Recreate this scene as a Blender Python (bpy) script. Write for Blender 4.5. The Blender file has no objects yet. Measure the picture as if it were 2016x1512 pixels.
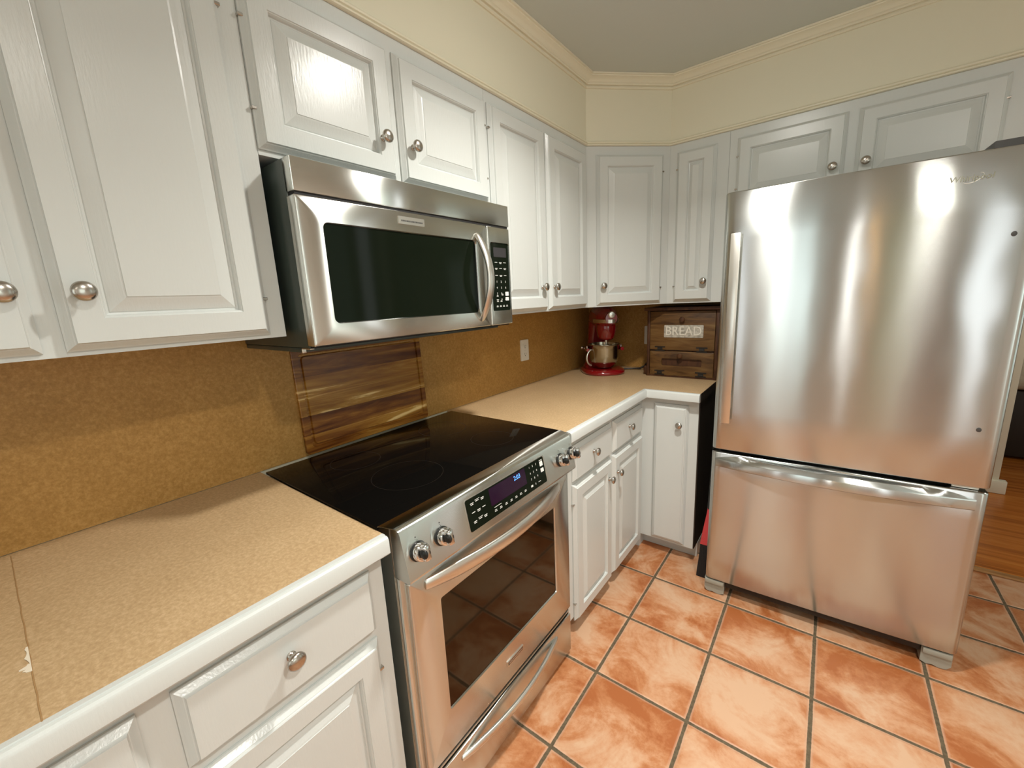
import bpy, bmesh, math, random
from mathutils import Vector, Matrix
random.seed(7)
sc = bpy.context.scene
col = sc.collection
# ------------------------------------------------------------------ camera
cd = bpy.data.cameras.new('camera'); cam = bpy.data.objects.new('camera', cd); col.objects.link(cam)
YAW, PITCH, ROLL, FPX = 0.6602, -0.2028, -0.0473, 809.75
dv = Vector((-math.sin(YAW)*math.cos(PITCH), math.cos(YAW)*math.cos(PITCH), math.sin(PITCH)))
rv = dv.cross(Vector((0, 0, 1))).normalized(); uv = rv.cross(dv)
r2 = rv*math.cos(ROLL)+uv*math.sin(ROLL); u2 = -rv*math.sin(ROLL)+uv*math.cos(ROLL)
cam.matrix_world = Matrix(((r2.x, u2.x, -dv.x, 1.344), (r2.y, u2.y, -dv.y, -0.4562), (r2.z, u2.z, -dv.z, 1.3933), (0, 0, 0, 1)))
cd.sensor_fit = 'HORIZONTAL'; cd.sensor_width = 36; cd.lens = FPX/2016*36; cd.clip_start = 0.02
sc.camera = cam
# ------------------------------------------------------------------ light and exposure
w = bpy.data.worlds.new('world'); sc.world = w; w.use_nodes = True
w.node_tree.nodes['Background'].inputs[0].default_value = (0.75, 0.85, 1, 1)
w.node_tree.nodes['Background'].inputs[1].default_value = 0.6
vs = sc.view_settings
vs.view_transform = 'Standard'; vs.look = 'None'; vs.gamma = 1; vs.use_curve_mapping = False
vs.exposure = -0.08
sc.cycles.use_denoising = True
sc.cycles.max_bounces = 8; sc.cycles.diffuse_bounces = 5; sc.cycles.glossy_bounces = 5
sc.cycles.sample_clamp_indirect = 6
LAMP = Vector((1.08, 0.66, 2.417))
def area(name, loc, rot, sx, sy, power, color, spread=180):
    l = bpy.data.lights.new(name, 'AREA'); l.shape = 'RECTANGLE'; l.size = sx; l.size_y = sy
    l.energy = power; l.color = color; l.spread = math.radians(spread)
    o = bpy.data.objects.new(name, l); o.location = loc; o.rotation_euler = rot; col.objects.link(o); return o
# fill light added at the windows, standing in for daylight
area('window_fill', (1.21, -2.55, 1.35), (math.radians(-90), 0, math.radians(180)), 0.5, 1.4, 3.5, (0.86, 0.95, 1.0))
area('window_fill', (3.17, -0.7, 1.5), (0, math.radians(90), 0), 1.2, 1.3, 5, (0.93, 0.97, 1.0))
# ------------------------------------------------------------------ materials
MATS = {}
def nodes(m):
    return m.node_tree.nodes, m.node_tree.links
def mat(name, c, rough=0.5, metal=0.0, spec=0.5, coat=0.0, emis=None, es=0.0):
    m = bpy.data.materials.new(name); m.use_nodes = True
    b = m.node_tree.nodes['Principled BSDF']
    b.inputs['Base Color'].default_value = (*c, 1); b.inputs['Roughness'].default_value = rough
    b.inputs['Metallic'].default_value = metal; b.inputs['Specular IOR Level'].default_value = spec
    b.inputs['Coat Weight'].default_value = coat; b.inputs['Coat Roughness'].default_value = 0.06
    if emis:
        b.inputs['Emission Color'].default_value = (*emis, 1); b.inputs['Emission Strength'].default_value = es
    MATS[name] = m; return m
def N(m, t, **kw):
    n = m.node_tree.nodes.new(t)
    for k, v in kw.items(): setattr(n, k, v)
    return n
def noise(m, scale, detail=4, vec=None, rough=0.55):
    n = N(m, 'ShaderNodeTexNoise'); n.inputs['Scale'].default_value = scale; n.inputs['Detail'].default_value = detail
    n.inputs['Roughness'].default_value = rough
    if vec: m.node_tree.links.new(vec, n.inputs['Vector'])
    return n
def objco(m, scale=(1, 1, 1), rot=(0, 0, 0)):
    t = N(m, 'ShaderNodeTexCoord'); mp = N(m, 'ShaderNodeMapping')
    mp.inputs['Scale'].default_value = scale; mp.inputs['Rotation'].default_value = rot
    m.node_tree.links.new(t.outputs['Object'], mp.inputs['Vector']); return mp.outputs['Vector']
def ramp(m, fac, stops):
    r = N(m, 'ShaderNodeValToRGB'); e = r.color_ramp.elements
    while len(e) > len(stops): e.remove(e[-1])
    while len(e) < len(stops): e.new(0.5)
    for i, (p, c) in enumerate(stops): e[i].position = p; e[i].color = (*c, 1)
    m.node_tree.links.new(fac, r.inputs['Fac']); return r
def bump(m, height, strength, dist=0.002):
    b = N(m, 'ShaderNodeBump'); b.inputs['Strength'].default_value = strength; b.inputs['Distance'].default_value = dist
    m.node_tree.links.new(height, b.inputs['Height'])
    m.node_tree.links.new(b.outputs['Normal'], m.node_tree.nodes['Principled BSDF'].inputs['Normal']); return b
def setc(m, out, sock='Base Color'):
    m.node_tree.links.new(out, m.node_tree.nodes['Principled BSDF'].inputs[sock])

white = mat('white_cabinet_paint', (0.61, 0.635, 0.615), 0.25)
bump(white, noise(white, 260, 3, objco(white, (1, 1, 0.16))).outputs['Fac'], 0.22, 0.0012)
cream = mat('cream_wall_paint', (0.74, 0.705, 0.55), 0.55)
bump(cream, noise(cream, 180, 4, objco(cream)).outputs['Fac'], 0.12, 0.001)
crown_m = mat('cream_trim_paint', (0.76, 0.715, 0.56), 0.4)
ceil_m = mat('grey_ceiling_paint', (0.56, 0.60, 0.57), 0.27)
bump(ceil_m, noise(ceil_m, 60, 4, objco(ceil_m)).outputs['Fac'], 0.08, 0.002)
def kraft(name, a, b, c, rough):
    m = mat(name, b, rough, spec=0.35)
    v = objco(m)
    n1 = noise(m, 130, 6, v, 0.7); n2 = noise(m, 9, 4, v)
    mx = N(m, 'ShaderNodeMath', operation='MULTIPLY_ADD'); mx.inputs[1].default_value = 0.18
    m.node_tree.links.new(n2.outputs['Fac'], mx.inputs[0])
    m2 = N(m, 'ShaderNodeMath', operation='MULTIPLY'); m2.inputs[1].default_value = 0.82
    m.node_tree.links.new(n1.outputs['Fac'], m2.inputs[0]); m.node_tree.links.new(m2.outputs[0], mx.inputs[2])
    setc(m, ramp(m, mx.outputs[0], [(0.36, a), (0.5, b), (0.62, c)]).outputs['Color'])
    bump(m, n1.outputs['Fac'], 0.12, 0.0008)
    return m
counter_m = kraft('tan_speckled_counter', (0.43, 0.29, 0.155), (0.51, 0.355, 0.195), (0.60, 0.435, 0.255), 0.33)
splash_m = kraft('brown_speckled_splash', (0.355, 0.185, 0.046), (0.43, 0.232, 0.062), (0.52, 0.295, 0.09), 0.42)
def steel_mat(name, c, rough, an, rot=0.25, wav=0.0, wscale=(1, 1, 1)):
    m = mat(name, c, rough, 1.0)
    b = m.node_tree.nodes['Principled BSDF']
    b.inputs['Anisotropic'].default_value = an; b.inputs['Anisotropic Rotation'].default_value = rot
    t = N(m, 'ShaderNodeTangent', direction_type='RADIAL', axis='Z')
    m.node_tree.links.new(t.outputs['Tangent'], b.inputs['Tangent'])
    if wav:
        n1 = noise(m, 1.0, 1, objco(m, wscale)); bump(m, n1.outputs['Fac'], wav, 0.05)
    return m
steel = steel_mat('brushed_steel', (0.68, 0.69, 0.655), 0.22, 1.0)
fsteel = steel_mat('brushed_fridge_steel', (0.57, 0.59, 0.58), 0.195, 1.0, wav=0.035, wscale=(5.0, 5.0, 3.0))
bright = mat('polished_steel', (0.74, 0.72, 0.67), 0.30, 1.0)
chrome = mat('chrome', (0.8, 0.8, 0.8), 0.08, 1.0)
nickel = mat('satin_nickel', (0.50, 0.465, 0.42), 0.24, 1.0)
bowlsteel = mat('bowl_steel', (0.46, 0.42, 0.33), 0.2, 1.0)
glass = mat('black_glass', (0.004, 0.0035, 0.003), 0.05, spec=0.05)
mwglass = mat('microwave_glass', (0.006, 0.009, 0.005), 0.07, spec=0.08)
ovenglass = mat('smoked_oven_glass', (0.012, 0.007, 0.003), 0.05, spec=0.36)
ovenglass.node_tree.nodes['Principled BSDF'].inputs['Specular Tint'].default_value = (1.0, 0.72, 0.36, 1)
black = mat('black_plastic', (0.010, 0.011, 0.010), 0.35)
mwside = mat('dark_green_grey_enamel', (0.045, 0.060, 0.052), 0.3)
darkgrey = mat('dark_grey_plastic', (0.05, 0.048, 0.045), 0.45)
gap_m = mat('dark_recess', (0.006, 0.005, 0.005), 0.7)
footgrey = mat('grey_plastic', (0.34, 0.34, 0.29), 0.35)
fridgeside = mat('fridge_side_grey', (0.30, 0.27, 0.22), 0.4)
outletw = mat('white_plastic', (0.80, 0.77, 0.70), 0.3)
marks = mat('pale_print', (0.75, 0.75, 0.72), 0.5)
dispgrey = mat('grey_display', (0.035, 0.033, 0.035), 0.2)
purple = mat('purple_display', (0.012, 0.003, 0.015), 0.12, emis=(0.18, 0.01, 0.16), es=0.02)
digit = mat('lit_digits', (0.1, 0.3, 0.9), 0.3, emis=(0.10, 0.38, 1.0), es=1.6)
red = mat('red_enamel', (0.22, 0.003, 0.006), 0.16, coat=0.8)
redpl = mat('red_plastic', (0.62, 0.06, 0.07), 0.3)
bristle_m = mat('dark_bristles', (0.010, 0.011, 0.012), 0.7)
bump(bristle_m, noise(bristle_m, 90, 2, objco(bristle_m, (6, 6, 0.3))).outputs['Fac'], 0.8, 0.004)
cordm = mat('dark_cord', (0.012, 0.008, 0.006), 0.4)
galv = mat('galvanised_sign', (0.60, 0.58, 0.52), 0.42, 0.35)
bump(galv, noise(galv, 140, 3, objco(galv)).outputs['Fac'], 0.5, 0.002)
setc(galv, ramp(galv, noise(galv, 90, 4, objco(galv)).outputs['Fac'], [(0.3, (0.30, 0.29, 0.25)), (0.62, (0.62, 0.60, 0.53))]).outputs['Color'])
signlet = mat('bright_embossed_metal', (0.86, 0.84, 0.76), 0.35, 0.3)
iron = mat('dark_iron', (0.012, 0.009, 0.007), 0.45)
darkpanel = mat('dark_brown_panel', (0.022, 0.014, 0.007), 0.55)
seam_m = mat('worn_seam', (0.37, 0.22, 0.095), 0.6)
ring_m = mat('burner_ring_print', (0.016, 0.014, 0.012), 0.3, spec=0.2)
linen = mat('cream_linen', (0.62, 0.56, 0.40), 0.8)
bump(linen, noise(linen, 14, 4, objco(linen)).outputs['Fac'], 0.5, 0.02)
chip = mat('chipped_paper', (0.80, 0.72, 0.58), 0.6)
def wood(name, stops, scale, dist, rough, plank=None, bumps=0.15):
    m = mat(name, stops[1][1], rough, spec=0.4)
    v = objco(m, scale)
    wv = noise(m, 1.0, 6, v, 0.6); wv.inputs['Distortion'].default_value = dist
    fac = wv.outputs['Fac']
    if plank:
        axis, width = plank
        t = N(m, 'ShaderNodeTexCoord'); sx = N(m, 'ShaderNodeSeparateXYZ'); m.node_tree.links.new(t.outputs['Object'], sx.inputs[0])
        dd = N(m, 'ShaderNodeMath', operation='DIVIDE'); dd.inputs[1].default_value = width; m.node_tree.links.new(sx.outputs[axis], dd.inputs[0])
        fl = N(m, 'ShaderNodeMath', operation='FLOOR'); m.node_tree.links.new(dd.outputs[0], fl.inputs[0])
        wn = N(m, 'ShaderNodeTexWhiteNoise', noise_dimensions='1D'); m.node_tree.links.new(fl.outputs[0], wn.inputs['W'])
        vo = N(m, 'ShaderNodeVectorMath', operation='ADD'); sc_ = N(m, 'ShaderNodeVectorMath', operation='SCALE'); sc_.inputs['Scale'].default_value = 9
        m.node_tree.links.new(wn.outputs['Color'], sc_.inputs[0]); m.node_tree.links.new(v, vo.inputs[0]); m.node_tree.links.new(sc_.outputs[0], vo.inputs[1])
        m.node_tree.links.new(vo.outputs[0], wv.inputs['Vector'])
        ma = N(m, 'ShaderNodeMath', operation='MULTIPLY_ADD'); ma.inputs[1].default_value = 0.16; m.node_tree.links.new(wn.outputs['Value'], ma.inputs[0])
        su = N(m, 'ShaderNodeMath', operation='MULTIPLY_ADD'); su.inputs[1].default_value = 1.0; su.inputs[2].default_value = -0.08
        m.node_tree.links.new(fac, su.inputs[0]); m.node_tree.links.new(su.outputs[0], ma.inputs[2]); fac = ma.outputs[0]
    setc(m, ramp(m, fac, stops).outputs['Color'])
    bump(m, wv.outputs['Fac'], bumps, 0.002)
    return m
board_m = wood('acacia_wood', [(0.30, (0.09, 0.024, 0.004)), (0.43, (0.20, 0.068, 0.010)), (0.54, (0.34, 0.148, 0.022)), (0.63, (0.50, 0.255, 0.048)), (0.675, (0.90, 0.64, 0.27))], (8, 1.7, 24), 0.9, 0.26, (2, 0.064), 0.1)
bread_m = wood('rustic_brown_wood', [(0.25, (0.045, 0.018, 0.005)), (0.5, (0.135, 0.066, 0.019)), (0.75, (0.20, 0.115, 0.040))], (5, 20, 34), 1.0, 0.5, (2, 0.075))
breaddark_m = wood('dark_rustic_wood', [(0.25, (0.020, 0.008, 0.004)), (0.5, (0.07, 0.026, 0.010)), (0.75, (0.12, 0.050, 0.018))], (20, 20, 6), 1.0, 0.5)
hall_m = wood('hall_wood_floor', [(0.25, (0.24, 0.065, 0.010)), (0.5, (0.48, 0.15, 0.022)), (0.75, (0.62, 0.24, 0.045))], (1.5, 22, 5), 1.0, 0.25, (1, 0.09))
thresh_m = wood('threshold_wood', [(0.25, (0.22, 0.10, 0.03)), (0.5, (0.40, 0.20, 0.07)), (0.75, (0.5, 0.28, 0.11))], (3, 30, 5), 0.6, 0.4)
dooror_m = wood('dark_door_wood', [(0.25, (0.06, 0.025, 0.010)), (0.5, (0.15, 0.075, 0.035)), (0.75, (0.22, 0.12, 0.06))], (20, 20, 2), 0.8, 0.45)
winlit = mat('lit_window_pane', (0.8, 0.9, 1), 0.3, emis=(0.93, 0.97, 1.0), es=2.6)
wingreen = mat('garden_window_pane', (0.5, 0.7, 0.6), 0.3, emis=(0.58, 0.70, 0.66), es=1.0)
warmlit = mat('warm_lamp_glow', (1, 0.7, 0.3), 0.3, emis=(1.0, 0.55, 0.18), es=9.0)
slitglow = mat('bright_streak_pane', (1, 1, 1), 0.3, emis=(1.0, 0.97, 0.93), es=13.0)  # made-up bright pane, reflects as a thin white streak
lampglow = mat('lamp_diffuser', (1, 1, 1), 0.4, emis=(1.0, 0.97, 0.90), es=135)
lampglow2 = mat('lamp_diffuser_far', (1, 1, 1), 0.4, emis=(1.0, 0.95, 0.86), es=110)
lampglow3 = mat('lamp_diffuser_hall', (1, 1, 1), 0.4, emis=(1.0, 0.80, 0.50), es=60)
greenwall = mat('sage_wall_paint', (0.55, 0.58, 0.40), 0.6)
palewall = mat('pale_wall_paint', (0.80, 0.79, 0.75), 0.6)
brownwall = mat('taupe_wall_paint', (0.48, 0.42, 0.34), 0.6)
# terracotta tile: square grid with worn rounded edges
def tile_mat():
    m = mat('terracotta_tile', (0.6, 0.27, 0.11), 0.36, spec=0.4); L = m.node_tree.links
    t = N(m, 'ShaderNodeTexCoord'); s = N(m, 'ShaderNodeSeparateXYZ'); L.new(t.outputs['Object'], s.inputs[0])
    P = 0.3244
    def mth(op, a, b=None, c=None):
        n = N(m, 'ShaderNodeMath', operation=op)
        for i, x in enumerate((a, b, c)):
            if x is None: continue
            if isinstance(x, (int, float)): n.inputs[i].default_value = x
            else: L.new(x, n.inputs[i])
        return n.outputs[0]
    jit = noise(m, 14, 3, t.outputs['Object']).outputs['Fac']
    jit2 = noise(m, 90, 2, t.outputs['Object']).outputs['Fac']
    ds, idx = [], []
    for out, off in ((s.outputs[0], 0.7571), (s.outputs[1], 1.3847)):
        u = mth('DIVIDE', mth('SUBTRACT', out, off), P)
        idx.append(mth('FLOOR', u)); f = mth('FRACT', u)
        ds.append(mth('MULTIPLY', mth('MINIMUM', f, mth('SUBTRACT', 1.0, f)), P))
    d = mth('MINIMUM', ds[0], ds[1])
    d = mth('ADD', d, mth('MULTIPLY_ADD', jit, 0.004, -0.002)); d = mth('ADD', d, mth('MULTIPLY_ADD', jit2, 0.0016, -0.0008))
    cm = N(m, 'ShaderNodeCombineXYZ'); L.new(idx[0], cm.inputs[0]); L.new(idx[1], cm.inputs[1])
    wn = N(m, 'ShaderNodeTexWhiteNoise', noise_dimensions='3D'); L.new(cm.outputs[0], wn.inputs['Vector'])
    sc3 = N(m, 'ShaderNodeVectorMath', operation='SCALE'); sc3.inputs['Scale'].default_value = 6; L.new(wn.outputs['Color'], sc3.inputs[0])
    ad = N(m, 'ShaderNodeVectorMath', operation='ADD'); L.new(t.outputs['Object'], ad.inputs[0]); L.new(sc3.outputs[0], ad.inputs[1])
    n1 = noise(m, 4.5, 6, ad.outputs[0], 0.62); n1.inputs['Distortion'].default_value = 0.9
    n2 = noise(m, 45, 5, ad.outputs[0], 0.7)
    f = mth('ADD', mth('MULTIPLY', n1.outputs['Fac'], 0.85), mth('MULTIPLY', n2.outputs['Fac'], 0.18))
    f = mth('ADD', f, mth('MULTIPLY_ADD', wn.outputs['Value'], 0.06, -0.04))
    # paler towards the middle of each glazed tile
    f = mth('ADD', f, mth('MULTIPLY', mth('MINIMUM', d, 0.1), 0.7))
    r = ramp(m, f, [(0.42, (0.37, 0.115, 0.034)), (0.50, (0.47, 0.195, 0.080)), (0.57, (0.56, 0.295, 0.160)), (0.66, (0.60, 0.375, 0.235))])
    gr = N(m, 'ShaderNodeMapRange'); gr.inputs['From Min'].default_value = 0.0048; gr.inputs['From Max'].default_value = 0.0062; L.new(d, gr.inputs['Value'])
    rim = N(m, 'ShaderNodeMapRange'); rim.inputs['From Min'].default_value = 0.006; rim.inputs['From Max'].default_value = 0.013; rim.inputs['To Min'].default_value = 0.6; rim.inputs['To Max'].default_value = 0; L.new(d, rim.inputs['Value'])
    mr = N(m, 'ShaderNodeMix', data_type='RGBA'); L.new(rim.outputs[0], mr.inputs[0]); L.new(r.outputs['Color'], mr.inputs[6]); mr.inputs[7].default_value = (0.62, 0.40, 0.275, 1)
    gc = ramp(m, jit2, [(0.3, (0.085, 0.06, 0.033)), (0.7, (0.145, 0.11, 0.065))])
    mg = N(m, 'ShaderNodeMix', data_type='RGBA'); L.new(gr.outputs[0], mg.inputs[0]); L.new(gc.outputs['Color'], mg.inputs[6]); L.new(mr.outputs[2], mg.inputs[7])
    setc(m, mg.outputs[2])
    rr = N(m, 'ShaderNodeMapRange'); rr.inputs['To Min'].default_value = 0.85; rr.inputs['To Max'].default_value = 0.36; L.new(gr.outputs[0], rr.inputs['Value']); setc(m, rr.outputs[0], 'Roughness')
    hb = N(m, 'ShaderNodeMapRange', interpolation_type='SMOOTHSTEP'); hb.inputs['From Min'].default_value = 0.004; hb.inputs['From Max'].default_value = 0.013; L.new(d, hb.inputs['Value'])
    hh = mth('ADD', hb.outputs[0], mth('MULTIPLY', n1.outputs['Fac'], 0.35))
    bump(m, hh, 0.5, 0.004)
    return m
tile_m = tile_mat()

# ------------------------------------------------------------------ mesh helpers
def frame(o, u, v, n):
    return Matrix(((u[0], v[0], n[0], o[0]), (u[1], v[1], n[1], o[1]), (u[2], v[2], n[2], o[2]), (0, 0, 0, 1)))
class MB:
    def __init__(s, fr=None): s.v = []; s.f = []; s.fr = fr
    def add(s, vs, fs):
        b = len(s.v)
        for p in vs:
            p = Vector(p); s.v.append(s.fr @ p if s.fr else p)
        s.f += [tuple(i+b for i in f) for f in fs]
    def box(s, x0, x1, y0, y1, z0, z1, bev=0.0, seg=2):
        if bev <= 0:
            s.add([(x, y, z) for x in (x0, x1) for y in (y0, y1) for z in (z0, z1)],
                  [(0, 1, 3, 2), (4, 6, 7, 5), (0, 4, 5, 1), (2, 3, 7, 6), (0, 2, 6, 4), (1, 5, 7, 3)]); return
        bm = bmesh.new(); bmesh.ops.create_cube(bm, size=1)
        for q in bm.verts:
            q.co = Vector(((x0+x1)/2+q.co.x*(x1-x0), (y0+y1)/2+q.co.y*(y1-y0), (z0+z1)/2+q.co.z*(z1-z0)))
        bmesh.ops.bevel(bm, geom=bm.edges[:], offset=bev, segments=seg, affect='EDGES', profile=0.5, clamp_overlap=True)
        bm.verts.index_update(); s.add([q.co for q in bm.verts], [[q.index for q in f.verts] for f in bm.faces]); bm.free()
    def loft(s, loops, c0=True, c1=True, closed=True):
        n = len(loops[0]); vs = [p for l in loops for p in l]; fs = []
        for i in range(len(loops)-1):
            for j in range(n if closed else n-1):
                k = (j+1) % n; fs.append((i*n+j, i*n+k, (i+1)*n+k, (i+1)*n+j))
        if c0: fs.append(tuple(range(n-1, -1, -1)))
        if c1: fs.append(tuple((len(loops)-1)*n+j for j in range(n)))
        s.add(vs, fs)
    def lathe(s, prof, c=(0, 0, 0), ax=(0, 0, 1), seg=24, sx=1, sy=1):
        a = Vector(ax).normalized(); t = Vector((1, 0, 0)) if abs(a.x) < 0.9 else Vector((0, 1, 0))
        e1 = a.cross(t).normalized(); e2 = a.cross(e1); c = Vector(c)
        loops = [[c+a*h+e1*(r*sx*math.cos(6.2831853*i/seg))+e2*(r*sy*math.sin(6.2831853*i/seg)) for i in range(seg)] for r, h in prof]
        s.loft(loops, prof[0][0] > 1e-6, prof[-1][0] > 1e-6)
    def tube(s, pts, r, seg=10, rads=None):
        pts = [Vector(p) for p in pts]; loops = []; e1 = None
        for i, p in enumerate(pts):
            d = (pts[min(i+1, len(pts)-1)]-pts[max(i-1, 0)]).normalized()
            if e1 is None:
                t = Vector((0, 0, 1)) if abs(d.z) < 0.9 else Vector((1, 0, 0)); e1 = d.cross(t).normalized()
            e1 = (e1-d*e1.dot(d)).normalized(); e2 = d.cross(e1); rr = rads[i] if rads else r
            loops.append([p+e1*(rr*math.cos(6.2831853*k/seg))+e2*(rr*math.sin(6.2831853*k/seg)) for k in range(seg)])
        s.loft(loops)
    def prism(s, poly, z0, z1):
        s.loft([[(x, y, z0) for x, y in poly], [(x, y, z1) for x, y in poly]])
    def sweep(s, path, prof, right=True):
        # mitred sweep of an (out, z) profile along a floor-plan path; out = right-hand side of travel
        P = [Vector((*p, 0)) for p in path]; loops = []
        for i, p in enumerate(P):
            ds = []
            if i > 0: ds.append((P[i]-P[i-1]).normalized())
            if i < len(P)-1: ds.append((P[i+1]-P[i]).normalized())
            ns = [Vector((d.y, -d.x, 0)) for d in ds]
            if len(ns) == 2: nn = ns[0]+ns[1]; nn = nn/(1+ns[0].dot(ns[1]))
            else: nn = ns[0]
            loops.append([p+nn*o+Vector((0, 0, z)) for o, z in prof])
        s.loft(loops)
    def rect(s, a0, a1, b0, b1, c0, c1, r, seg=5):
        # rounded rectangle plate in local (a, b), thick along c
        pts = []
        for cx, cy, t0 in ((a1-r, b1-r, 0), (a0+r, b1-r, 90), (a0+r, b0+r, 180), (a1-r, b0+r, 270)):
            for k in range(seg+1):
                t = math.radians(t0+90*k/seg); pts.append((cx+r*math.cos(t), cy+r*math.sin(t)))
        s.loft([[(x, y, c0) for x, y in pts], [(x, y, c1) for x, y in pts]])
    def build(s, name, m, parent=None, off=(0, 0, 0), smooth=True, ang=35):
        me = bpy.data.meshes.new(name); o = Vector(off)
        me.from_pydata([p-o for p in s.v], [], s.f); me.validate()
        bm = bmesh.new(); bm.from_mesh(me); bmesh.ops.recalc_face_normals(bm, faces=bm.faces[:]); bm.to_mesh(me); bm.free()
        if smooth:
            me.polygons.foreach_set('use_smooth', [True]*len(me.polygons)); me.set_sharp_from_angle(angle=math.radians(ang))
        me.materials.append(m)
        ob = bpy.data.objects.new(name, me); col.objects.link(ob)
        if parent: ob.parent = parent
        return ob
def thing(name, label, cat, loc=(0, 0, 0), rz=0.0, group=None):
    o = bpy.data.objects.new(name, None); o.empty_display_size = 0.1; o.location = loc; o.rotation_euler = (0, 0, rz)
    o['label'] = label; o['category'] = cat
    if group: o['group'] = group
    col.objects.link(o); return o
def tag(o, label, cat, group=None):
    o['label'] = label; o['category'] = cat
    if group: o['group'] = group
    return o
def struct(o, label=None):
    o['kind'] = 'structure'
    if label: o['label'] = label
    return o
def text_mb(body, size, fr, ext=0.0004, align='CENTER', mb=None, shear=0.0):
    c = bpy.data.curves.new('t', 'FONT'); c.body = body; c.size = size; c.extrude = ext; c.align_x = align; c.align_y = 'CENTER'; c.shear = shear; c.resolution_u = 3
    o = bpy.data.objects.new('t', c); col.objects.link(o); bpy.context.view_layer.update()
    me = bpy.data.meshes.new_from_object(o.evaluated_get(bpy.context.evaluated_depsgraph_get()))
    mb = mb or MB(); old = mb.fr; mb.fr = fr
    mb.add([v.co for v in me.vertices], [tuple(p.vertices) for p in me.polygons]); mb.fr = old
    bpy.data.objects.remove(o); bpy.data.curves.remove(c); bpy.data.meshes.remove(me); return mb

YB = 2.185; XU = 0.317; ZU = 1.332; ZS = 2.113; ZC = 2.417; CT = 0.914
YD, XD, YF = 1.552, 0.6285, 1.8635      # diagonal corner cabinet
S2 = 0.70710678
XEND = 1.842
# ------------------------------------------------------------------ room shell
m = MB(); m.box(-0.10, 0, -2.6, 2.30, 0, ZC); struct(m.build('wall_left', cream))
m = MB(); m.box(0, XEND, YB, 2.30, 0, ZC); m.box(XEND, 3.2, YB, 2.30, 2.10, ZC); m.box(2.98, 3.2, YB, 2.30, 0, 2.10); struct(m.build('wall_back', cream))
m = MB(); m.box(3.2, 3.3, -2.6, 2.30, 0, ZC); struct(m.build('wall_right', palewall))
m = MB(); m.box(-0.10, 2.08, -2.7, -2.6, 0, ZC); struct(m.build('wall_front', brownwall))
m = MB(); m.box(2.08, 3.3, -2.7, -2.6, 0, ZC); struct(m.build('wall_front', greenwall))
m = MB(); m.box(-0.10, 3.5, -2.7, 2.30, ZC, ZC+0.08); struct(m.build('ceiling', ceil_m))
m = MB(); m.box(-0.10, 3.5, -2.7, 2.285, -0.06, 0); struct(m.build('floor', tile_m))
# hall beyond the doorway
m = MB(); m.box(0.6, 5.4, 2.285, 6.2, -0.06, 0.0); struct(m.build('floor_hall', hall_m))
m = MB(); m.box(1.88, 2.98, 2.272, 2.312, 0.0005, 0.010, 0.004); struct(m.build('trim_1', thresh_m), 'wooden threshold strip between tile and wood floor')
m = MB(); m.box(0.6, 2.24, 3.46, 3.56, 0, ZC); m.box(2.24, 3.3, 3.46, 3.56, 2.05, ZC); m.box(3.3, 5.4, 3.46, 3.56, 0, ZC); struct(m.build('wall_hall', cream))
m = MB(); m.box(0.5, 0.6, 2.30, 6.2, 0, ZC); m.box(5.4, 5.5, 2.30, 6.2, 0, ZC); m.box(0.5, 5.5, 6.2, 6.3, 0, ZC); struct(m.build('wall_hall_end', brownwall))
m = MB(); m.box(0.5, 5.5, 2.30, 6.3, ZC, ZC+0.08); struct(m.build('ceiling_hall', ceil_m))
m = MB()
m.box(2.20, 2.314, 3.436, 3.459, 0.0, 2.12, 0.004); m.box(2.205, 2.243, 3.425, 3.436, 0.08, 2.12, 0.004); m.box(2.195, 2.348, 3.415, 3.459, 0.001, 0.088, 0.004)
m.box(2.243, 2.30, 3.459, 3.565, 0.0, 2.05)
struct(m.build('trim_2', crown_m), 'white door casing with plinth block in the hall')
# soffit above the wall cabinets
path = [(XU, -2.59), (XU, YD), (XD, YF), (XEND, YF)]
m = MB(); m.prism([(0.001, -2.59), (XU, -2.59), (XU, YD), (XD, YF), (XEND, YF), (XEND, YB-0.001), (0.001, YB-0.001)], ZS+0.001, ZC-0.0005)
struct(m.build('wall_soffit', cream, smooth=False))
m = MB(); m.sweep(path, [(-0.004, 2.1135), (0.006, 2.1135), (0.0105, 2.1155), (0.0115, 2.119), (0.0085, 2.1225), (0.006, 2.1235), (0.010, 2.126), (0.010, 2.131), (0.006, 2.136), (-0.004, 2.137)])
struct(m.build('trim_3', crown_m, ang=20), 'cream bead moulding where the soffit meets the cabinets')
m = MB(); m.sweep(path, [(-0.004, 2.3655), (0.006, 2.3655), (0.009, 2.3685), (0.009, 2.3735), (0.005, 2.376), (0.0065, 2.378), (0.014, 2.3785), (0.017, 2.382), (0.0165, 2.386), (0.020, 2.388),
   (0.024, 2.394), (0.031, 2.4005), (0.040, 2.4045), (0.0425, 2.4055), (0.044, 2.409), (0.050, 2.410), (0.051, 2.4165), (-0.004, 2.4165)])
struct(m.build('trim_4', crown_m, ang=20), 'cream crown moulding under the grey ceiling')
m = MB(); m.box(0.0, 0.004, -2.55, YB, CT+0.001, 1.36); struct(m.build('trim_5', splash_m), 'brown backsplash panel on the stove wall')
m = MB(); m.box(0.004, 0.892, YB-0.004, YB, CT+0.001, 1.36); struct(m.build('trim_6', splash_m), 'brown backsplash panel in the corner by the refrigerator')
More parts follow.
